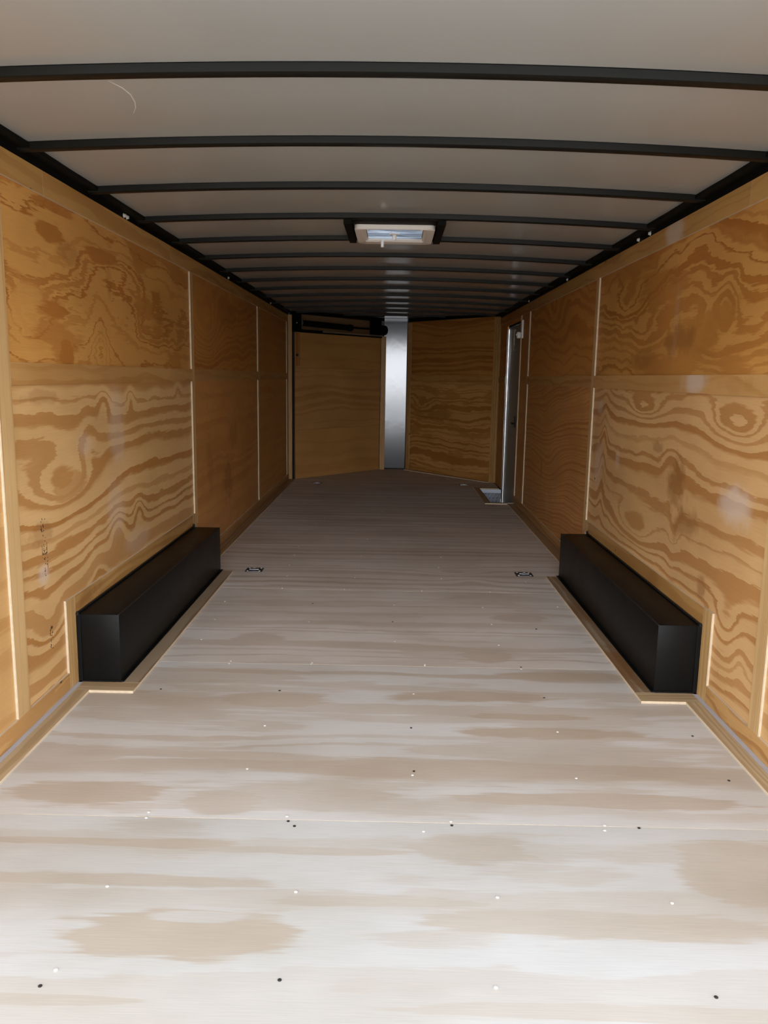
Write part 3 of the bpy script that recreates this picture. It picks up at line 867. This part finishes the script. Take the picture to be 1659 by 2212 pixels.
# bolts in the roof rail
bolt_spots = [(-1, 3.965, 1.9155), (-1, 4.005, 1.9155), (1, 4.40, 1.9155), (1, 4.22, 1.9155), (1, 6.07, 1.9155), (1, 7.70, 1.9155), (-1, 6.27, 1.9155), (-1, 8.31, 1.9155)]
b0 = None
for s, y, z in bolt_spots:
    if b0 is None:
        bm = bmesh.new()
        disc_stack(bm, (0, 0, 0), (1, 0, 0), [(-0.012, 0.011), (0.0, 0.011), (0.003, 0.0075), (0.009, 0.0075), (0.010, 0.005)], 8)
        b0 = link('rail_bolt', bm, M_SCREW)
        o = b0
    else:
        o = b0.copy()
        COL.objects.link(o)
    o.location = (s * 1.2235, y, z)
    o.rotation_euler = (0, 0, math.pi if s > 0 else 0)
    where_b = {3.965: 'nearest the open end', 4.005: 'just behind the nearest one', 6.27: 'third from the open end', 8.31: 'deepest in the trailer',
               4.40: 'second from the open end', 4.22: 'nearest the open end', 6.07: 'third from the open end', 7.70: 'deepest, by the side door'}[y]
    tag(o, 'bright bolt end in the %s roof rail, the one %s' % ('left' if s < 0 else 'right', where_b), 'bolt', 'bolts in the roof rails')

# ------------------------------------------------------------------ roof vent
vent = empty('roof_vent', (0.0, 4.52, 1.944), 'cream framed roof vent with crank in the ceiling', 'vent')


def ring_bm(ox0, ox1, oy0, oy1, ix0, ix1, iy0, iy1, z0, z1, r=0.035, ri=0.006, seg=6):
    def loop(x0, x1, y0, y1, rad, z):
        out = []
        for cx, cy, a0 in ((x1 - rad, y1 - rad, 0), (x0 + rad, y1 - rad, 90), (x0 + rad, y0 + rad, 180), (x1 - rad, y0 + rad, 270)):
            for k in range(seg + 1):
                a = math.radians(a0 + 90 * k / seg)
                out.append((cx + rad * math.cos(a), cy + rad * math.sin(a), z))
        return out
    bm = bmesh.new()
    L = [loop(ox0, ox1, oy0, oy1, r, z1), loop(ox0, ox1, oy0, oy1, r, z0 + 0.004), loop(ox0 + 0.004, ox1 - 0.004, oy0 + 0.004, oy1 - 0.004, r, z0),
         loop(ix0 - 0.012, ix1 + 0.012, iy0 - 0.012, iy1 + 0.012, ri + 0.01, z0), loop(ix0 - 0.008, ix1 + 0.008, iy0 - 0.008, iy1 + 0.008, ri, z0 + 0.004), loop(ix0, ix1, iy0, iy1, ri, z0 + 0.008), loop(ix0, ix1, iy0, iy1, ri, z1)]
    V = [[bm.verts.new(p) for p in l] for l in L]
    n = len(V[0])
    for a in range(len(V)):
        b = (a + 1) % len(V)
        for k in range(n):
            bm.faces.new((V[a][k], V[a][(k + 1) % n], V[b][(k + 1) % n], V[b][k]))
    return bm


link('frame', ring_bm(-0.201, 0.197, 4.292, 4.745, -0.146, 0.142, 4.318, 4.655, 1.930, 1.9525, ri=0.004), M_CREAM, vent, True)
bm = boxbm(-0.1455, 0.1415, 4.3185, 4.6545, 1.9445, 1.946)
o = link('film', bm, M_FILM, vent)
o['label'] = 'crumpled bluish translucent film'
bm = bmesh.new()
for a in ((-0.172, -0.148), (0.144, 0.168)):
    box(bm, a[0], a[1], 4.34, 4.70, 1.9528, 2.03)
box(bm, -0.148, 0.144, 4.34, 4.358, 1.9528, 2.03)
box(bm, -0.148, 0.144, 4.682, 4.70, 1.9528, 2.03)
link('throat', bm, M_CREAM, vent)
bm = boxbm(-0.20, 0.196, 4.30, 4.74, 2.032, 2.045, bevel=0.01)
link('lid', bm, M_LID, vent)
for a in ((-0.148, -0.142), (0.138, 0.144)):
    link('film_clip', boxbm(a[0], a[1], 4.325, 4.648, 1.941, 1.944), M_ALU, vent)
crk = bmesh.new()
disc_stack(crk, (-0.004, 4.50, 1.945), (0, 0, -1), [(0.0, 0.026), (0.006, 0.026), (0.008, 0.012), (0.030, 0.010)], 16)
ck = link('crank', crk, M_WHITE, vent, True)
bm = bmesh.new()
tube(bm, [(-0.004, 4.50, 1.916), (-0.018, 4.492, 1.912), (-0.058, 4.470, 1.908), (-0.064, 4.468, 1.900)], [0.008, 0.007, 0.006, 0.006], 8)
tube(bm, [(-0.064, 4.468, 1.905), (-0.064, 4.468, 1.872)], 0.0085, 10)
link('handle', bm, M_WHITE, ck, True)
for x in (-0.135, 0.131):
    bm = bmesh.new()
    disc_stack(bm, (x, 4.312, 1.9302), (0, 0, -1), [(0.0, 0.006), (0.002, 0.006), (0.0035, 0.003)], 10)
    link('screw', bm, M_WHITE, vent)
# framing around the vent
for x, nm in ((-0.228, 'left'), (0.224, 'right')):
    bm = boxbm(x - 0.018, x + 0.018, 4.184, 4.746, 1.934, 1.9735)
    tag(link('vent_joist', bm, M_BLACK), 'short black joist on the %s side of the roof vent' % nm, 'joist', kind='structure')
bm = boxbm(-0.209, 0.205, 4.184, 4.288, 1.951, 1.9735)
tag(link('vent_header', bm, M_BLACK), 'black filler plate between near roof bow and roof vent', 'plate', kind='structure')

# ------------------------------------------------------------------ wheel boxes
for s, nm in ((-1, 'left'), (1, 'right')):
    t = empty('wheel_box', (s * 1.13, 4.12, 0.0), 'long black steel wheel box against the %s wall' % nm, 'wheel box', 'black wheel boxes')
    xi, xw = s * 1.0508, s * 1.2180

    def bx(xa, xb, *r, **k):
        return boxbm(min(xa, xb), max(xa, xb), *r, **k)
    link('body', bx(xi, xw - s * 0.0002, 3.202, 5.050, 0.0125, 0.2845, bevel=0.003), M_BOX, t, True)
    link('bottom_flange', bx(xi - s * 0.012, xw - s * 0.001, 3.1965, 5.062, 0.0122, 0.0160, bevel=0.0012), M_BOX, t)
    link('wall_flange', bx(s * 1.2085, s * 1.2178, 3.1985, 5.056, 0.2850, 0.2930, bevel=0.003), M_RUB, t)
    link('end_flange', bx(s * 1.2020, s * 1.2176, 3.1975, 3.2018, 0.014, 0.2855, bevel=0.0015), M_BOX, t)
    bm = bmesh.new()
    tube(bm, [(xi + s * 0.001, 3.203, 0.2846), (xi + s * 0.001, 5.049, 0.2846)], 0.0022, 8)
    link('weld_seam', bm, M_RUB, t, True)
    bm = bmesh.new()
    disc_stack(bm, (s * 1.214, 5.055, 0.285), (0, 0, 1), [(0.0, 0.007), (0.010, 0.009), (0.018, 0.004)], 10)
    link('sealant_blob', bm, M_RUB, t, True)
    bm = bmesh.new()
    disc_stack(bm, (s * 1.213, 3.202, 0.281), (0, 0, 1), [(0.0, 0.006), (0.008, 0.008), (0.014, 0.003)], 10)
    link('sealant_blob', bm, M_RUB, t, True)

# ------------------------------------------------------------------ floor tie-down rings
def dring():
    bm = bmesh.new()
    h, c = 0.053, 0.010

    def oct_(h, c, z):
        return [bm.verts.new((x, y, z)) for x, y in ((-h + c, -h), (h - c, -h), (h, -h + c), (h, h - c), (h - c, h), (-h + c, h), (-h, h - c), (-h, -h + c))]
    a, b, d = oct_(h, c, 0.0), oct_(h, c, 0.0035), oct_(0.030, 0.012, 0.0035)
    e = oct_(0.024, 0.010, 0.0006)
    for P, Q in ((a, b), (b, d), (d, e)):
        for k in range(8):
            f = bm.faces.new((P[k], P[(k + 1) % 8], Q[(k + 1) % 8], Q[k]))
    bm.faces.new(e)
    bm.faces.new(a[::-1])
    root = empty('tie_down_ring', (0, 0, 0), '', 'tie-down ring')
    link('plate', bm, M_DARKZINC, root)
    bm = bmesh.new()
    pts = [(0.026 * math.cos(a_), 0.004 + 0.022 * math.sin(a_), 0.0075) for a_ in [math.pi * k / 12 for k in range(13)]]
    pts = [(0.026, -0.012, 0.0075)] + pts + [(-0.026, -0.012, 0.0075)]
    tube(bm, pts, 0.0032, 8)
    tube(bm, [(-0.030, -0.012, 0.0070), (0.030, -0.012, 0.0070)], 0.0045, 8)
    link('ring', bm, M_ZINC, root, True)
    link('clip', boxbm(-0.015, 0.015, -0.019, -0.007, 0.0035, 0.0105, bevel=0.002), M_ZINC, root)
    link('edge_highlight', boxbm(-0.043, 0.043, -0.0535, -0.0505, 0.0032, 0.0052), M_ZINC, root)  # bright strip added for the highlight along the plate's near edge
    for x, y in ((-1, -1), (1, -1), (1, 1), (-1, 1)):
        bm = bmesh.new()
        disc_stack(bm, (x * 0.037, y * 0.037, 0.0034), (0, 0, 1), [(0, 0.0065), (0.0015, 0.0065), (0.003, 0.0035)], 10)
        link('screw', bm, M_SCREW, root)
    return root


def copy_tree(o, parent=None):
    c = o.copy()
    COL.objects.link(c)
    if parent is not None:
        c.parent = parent
        c.matrix_parent_inverse = o.matrix_parent_inverse.copy()
    for ch in o.children:
        copy_tree(ch, c)
    return c


d0 = dring()
ring_spots = [(-0.852, 5.122, 'left wheel box'), (0.849, 5.132, 'right wheel box'), (-0.855, 9.345, 'left nose door'), (0.836, 9.415, 'right nose panel')]
roots = [d0] + [copy_tree(d0) for _ in range(3)]
for o, (x, y, wh) in zip(roots, ring_spots):
    o.location = (x, y, 0.0003)
    tag(o, 'dark square tie-down ring plate in the floor near the %s' % wh, 'tie-down ring', 'floor tie-down rings')

# ------------------------------------------------------------------ side door, frame and step well
door1 = empty('door_1', (1.25, 8.60, 0.0), 'grey side door in the right wall above the step well', 'door', kind='structure')
link('door_leaf', boxbm(1.248, 1.278, 8.165, 9.030, -0.285, 1.758, bevel=0.003), M_DOOR, door1)
bm = bmesh.new()
box(bm, 1.2225, 1.2475, 9.036, 9.061, -0.285, 1.752)
bmesh.ops.bevel(bm, geom=bm.edges[:], offset=0.009, segments=3, affect='EDGES')
o = link('hinge_frame', bm, M_ALU, door1, True)
o['label'] = 'bright aluminium frame bar'
bm = bmesh.new()
box(bm, 1.2220, 1.2236, 9.040, 9.050, 1.318, 1.336)
link('tape_mark', bm, plain('green_tape', (0.02, 0.36, 0.22), 0.5), o)
link('frame_top', boxbm(1.235, 1.2475, 8.135, 9.035, 1.759, 1.772), M_BLACK, door1)
link('frame_side', boxbm(1.235, 1.2475, 8.131, 8.160, -0.285, 1.757), M_DOOR, door1)
lt = link('door_latch', boxbm(1.226, 1.2475, 8.26, 8.345, 0.735, 0.850, bevel=0.004), M_RUB, door1)
bm = bmesh.new()
tube(bm, [(1.228, 8.305, 0.775), (1.206, 8.310, 0.775), (1.200, 8.335, 0.778), (1.202, 8.360, 0.778)], 0.0085, 8)
link('latch_lever', bm, M_DARKZINC, lt, True)

# keys hung on a thin chain at the head of the door
ky = empty('key_chain', (1.243, 8.62, 1.70), 'small bunch of keys on a chain hanging at the head of the side door', 'keys')
bm = bmesh.new()
disc_stack(bm, (1.2475, 8.62, 1.712), (-1, 0, 0), [(0, 0.010), (0.006, 0.010), (0.010, 0.006)], 10)
link('hook', bm, M_TWINE, ky, True)
bm = bmesh.new()
tube(bm, [(1.238, 8.62, 1.712), (1.236, 8.622, 1.66), (1.239, 8.63, 1.61)], 0.0035, 6)
tube(bm, [(1.239, 8.63, 1.61), (1.236, 8.645, 1.585), (1.238, 8.63, 1.56), (1.236, 8.65, 1.535), (1.239, 8.64, 1.505)], 0.0032, 6)
link('chain', bm, M_TWINE, ky, True)
for dy, rz in ((-0.02, 0.2), (0.03, -0.25)):
    bm = bmesh.new()
    disc_stack(bm, (1.2385, 8.625 + dy, 1.618), (-1, 0, 0), [(0, 0.018), (0.003, 0.018)], 14)
    box(bm, 1.2355, 1.2385, 8.620 + dy, 8.630 + dy, 1.56, 1.605)
    link('key', bm, M_TWINE, ky)

# step well lined with tread plate
sw = empty('step_well', (1.11, 8.56, -0.29), 'recessed aluminium tread plate step well below the side door', 'step')
M_TREAD = plain('tread_aluminium', (0.50, 0.53, 0.60), 0.26, 1.0, 0.5, 0.08)


def lug(bm, p, ax_u, ax_v, nrm, ang, L=0.026, W=0.0075, H=0.0030):
    u_ = Vector(ax_u) * math.cos(ang) + Vector(ax_v) * math.sin(ang)
    v_ = Vector(ax_v) * math.cos(ang) - Vector(ax_u) * math.sin(ang)
    n__ = Vector(nrm)
    c = Vector(p)
    base = [bm.verts.new(c + u_ * (L / 2) * math.cos(a) + v_ * (W / 2) * math.sin(a)) for a in [2 * math.pi * k / 8 for k in range(8)]]
    top = [bm.verts.new(c + n__ * H + u_ * (L / 3) * math.cos(a) + v_ * (W / 4) * math.sin(a)) for a in [2 * math.pi * k / 8 for k in range(8)]]
    for k in range(8):
        bm.faces.new((base[k], base[(k + 1) % 8], top[(k + 1) % 8], top[k]))
    bm.faces.new(top)


bm = bmesh.new()
box(bm, 0.990, 1.2215, 9.066, 9.070, -0.285, -0.002)
for iz in range(6):
    for ix in range(6):
        lug(bm, (1.012 + ix * 0.040 + (0.012 if iz % 2 else 0), 9.066, -0.055 - iz * 0.042), (1, 0, 0), (0, 0, 1), (0, -1, 0), math.radians(52), 0.034, 0.011, 0.0065)
link('far_riser', bm, M_TREAD, sw)
link('top_flange', boxbm(0.990, 1.2215, 9.058, 9.0655, -0.040, -0.001), plain('flange_aluminium', (0.42, 0.45, 0.52), 0.40, 1.0), sw)
bm = bmesh.new()
box(bm, 0.990, 1.245, 8.057, 9.0655, -0.290, -0.2855)
for iy in range(18):
    for ix in range(5):
        lug(bm, (1.02 + ix * 0.045, 8.10 + iy * 0.052, -0.2855), (1, 0, 0), (0, 1, 0), (0, 0, 1), math.radians(50 if (ix + iy) % 2 else -50))
link('tread', bm, M_TREAD, sw)
link('inner_riser', boxbm(0.9860, 0.9895, 8.057, 9.070, -0.285, -0.002), M_TREAD, sw)
link('near_riser', boxbm(0.990, 1.245, 8.0515, 8.0565, -0.285, -0.002), M_TREAD, sw)
bm = boxbm(0.985, 1.2165, 8.0505, 8.064, -0.0015, 0.0065)
link('nosing', bm, plain('pale_nosing', (0.62, 0.58, 0.54), 0.45, 0.2), sw)

# white lamp on the wall beside the door
wl = empty('wall_lamp', (PX, 8.02, 1.68), 'white plastic wall lamp near the top of the side door', 'lamp')
link('back_plate', boxbm(1.2095, 1.2303, 7.985, 8.050, 1.600, 1.772, bevel=0.008, seg=3), M_WHITE, wl, True)
link('lamp_head', boxbm(1.170, 1.2090, 7.985, 8.050, 1.600, 1.660, bevel=0.012, seg=3), M_WHITE, wl, True)
bm = bmesh.new()
disc_stack(bm, (1.1705, 8.018, 1.632), (-1, 0, 0), [(0, 0.008), (0.006, 0.007), (0.008, 0.003)], 10)
link('button', bm, M_SCREW, wl, True)

# ------------------------------------------------------------------ torsion spring over the left nose door
ts = empty('torsion_spring', (AL.x, AL.y, 1.82), 'black torsion spring assembly above the left nose door', 'spring')


def LP(s_, d, z):
    p = AL + tL * s_ + nL * d
    return (p.x, p.y, z)


bm = bmesh.new()
tube(bm, [LP(0.07, 0.02, 1.818), LP(LL + 0.05, 0.02, 1.818)], 0.013, 10)
link('shaft', bm, M_BLACK, ts, True)
bm = bmesh.new()
pts = []
turns = 44
for k in range(turns * 10 + 1):
    s_ = 0.115 + 0.80 * k / (turns * 10)
    a = 2 * math.pi * k / 10
    p = AL + tL * s_ + nL * (0.02 - 0.030 * math.cos(a))
    pts.append((p.x, p.y, 1.822 - 0.010 * k / (turns * 10) + 0.030 * math.sin(a)))
tube(bm, pts, 0.0072, 5)
link('coil', bm, M_BLACK, ts, True)
bm = bmesh.new()
c_ = LP(0.095, 0.02, 1.822)
disc_stack(bm, c_, (tL.x, tL.y, 0), [(-0.012, 0.047), (0.0, 0.048), (0.010, 0.036)], 20)
link('end_cone', bm, plain('grey_casting', (0.22, 0.22, 0.22), 0.4, 0.4), ts, True)
bm = bmesh.new()
c_ = LP(0.925, 0.02, 1.812)
disc_stack(bm, c_, (tL.x, tL.y, 0), [(-0.02, 0.030), (0.0, 0.042), (0.05, 0.040), (0.07, 0.018)], 16)
link('winding_cone', bm, M_BLACK, ts, True)
bm = bmesh.new()
vprism(AL, BL, -0.03, 0.075, -0.02, 0.12, 1.715, 1.9295, bm)
link('bracket', bm, M_BLACK, ts)
bm = bmesh.new()
vprism(AL, BL, LL - 0.095, LL - 0.004, -0.015, 0.11, 1.7475, 1.9295, bm)
link('bracket', bm, M_BLACK, ts)
bm = bmesh.new()
c_ = LP(LL + 0.01, 0.0, 1.815)
disc_stack(bm, c_, (tL.x, tL.y, 0), [(-0.012, 0.040), (0.010, 0.040), (0.014, 0.058), (0.020, 0.060), (0.024, 0.050), (0.050, 0.050), (0.054, 0.062), (0.062, 0.062), (0.064, 0.030), (0.075, 0.020)], 24)
link('cable_drum', bm, M_BLACK, ts, True)
bm = bmesh.new()
disc_stack(bm, LP(-0.005, -0.024, 1.815), (-nL.x, -nL.y, 0), [(0, 0.007), (0.004, 0.007), (0.006, 0.004)], 10)
link('bolt', bm, M_SCREW, ts)

# ------------------------------------------------------------------ screws in the floor
BRIGHT = [(-0.656, 5.573), (-0.651, 5.277), (-0.195, 5.581), (0.353, 5.584), (0.319, 5.278), (-0.628, 4.983), (-0.210, 4.975), (0.320, 4.986), (0.831, 4.943), (-0.619, 4.697), (-0.258, 4.692), (0.191, 4.685), (0.584, 4.696), (0.030, 4.393), (0.507, 4.373), (-0.399, 4.064), (0.520, 4.073), (0.033, 3.785), (0.514, 3.761), (-0.323, 3.482), (-0.326, 3.466), (0.162, 3.488), (0.161, 3.474), (0.571, 3.456), (0.105, 3.160), (-0.890, 4.399), (-0.873, 4.073), (-0.867, 3.762), (-0.674, 3.484), (-0.675, 3.453), (-0.426, 2.847), (-0.431, 2.531), (0.086, 2.513), (-0.661, 2.269), (-0.659, 2.240), (-0.271, 2.263), (0.187, 2.254), (0.109, 2.202), (0.918, 4.415), (0.507, 4.376), (0.519, 4.079), (0.515, 3.761), (0.602, 2.844), (0.594, 2.515), (0.613, 2.250), (0.607, 2.226), (-0.660, 1.936), (-0.206, 1.931), (-0.669, 1.660), (0.275, 1.927), (0.687, 1.920), (0.235, 1.640), (-0.576, 7.071), (-0.661, 5.862), (-0.654, 5.571), (-0.651, 5.279), (-0.196, 5.581), (-0.204, 5.280), (-0.210, 4.973), (-0.172, 6.174), (-0.616, 6.770), (-0.110, 7.353), (-0.154, 7.079), (0.407, 7.378), (0.285, 7.082), (0.864, 6.663), (0.861, 6.192), (0.352, 5.588), (0.321, 5.282), (0.320, 4.989), (0.189, 4.696), (-0.173, 6.167), (-0.080, 7.432)]
DARKS = [(-0.205, 5.280), (-0.411, 4.390), (0.022, 4.090), (0.732, 4.013), (0.573, 3.477), (-0.418, 3.166), (-0.882, 3.158), (-0.419, 3.166), (0.089, 2.852), (0.091, 2.537), (-0.264, 2.237), (0.188, 2.233), (-0.244, 2.213), (0.733, 4.017), (0.611, 3.147), (1.069, 2.832), (0.705, 2.240), (-0.205, 1.646), (-0.682, 1.615), (0.675, 1.627), (1.067, 2.519)]


def screw_mesh(nm, r, m):
    bm = bmesh.new()
    disc_stack(bm, (0, 0, 0), (0, 0, 1), [(-0.006, r * 0.6), (0.0004, r), (0.0016, r), (0.0022, r * 0.55)], 10)
    return link(nm, bm, m)


for spots, m, r, lab, grp in ((BRIGHT, M_SCREW, 0.0042, 'tiny bright screw head set in the pale plywood floor', 'bright screw heads in the floor'),
                              (DARKS, M_SCREWD, 0.0042, 'tiny dark screw head sunk in the pale plywood floor', 'dark screw heads in the floor')):
    first = None
    for x, y in spots:
        if first is None:
            first = screw_mesh('floor_screw', r, m)
            o = first
        else:
            o = first.copy()
            COL.objects.link(o)
        o.location = (x, y, 0.0)
        tag(o, lab, 'screw', grp)
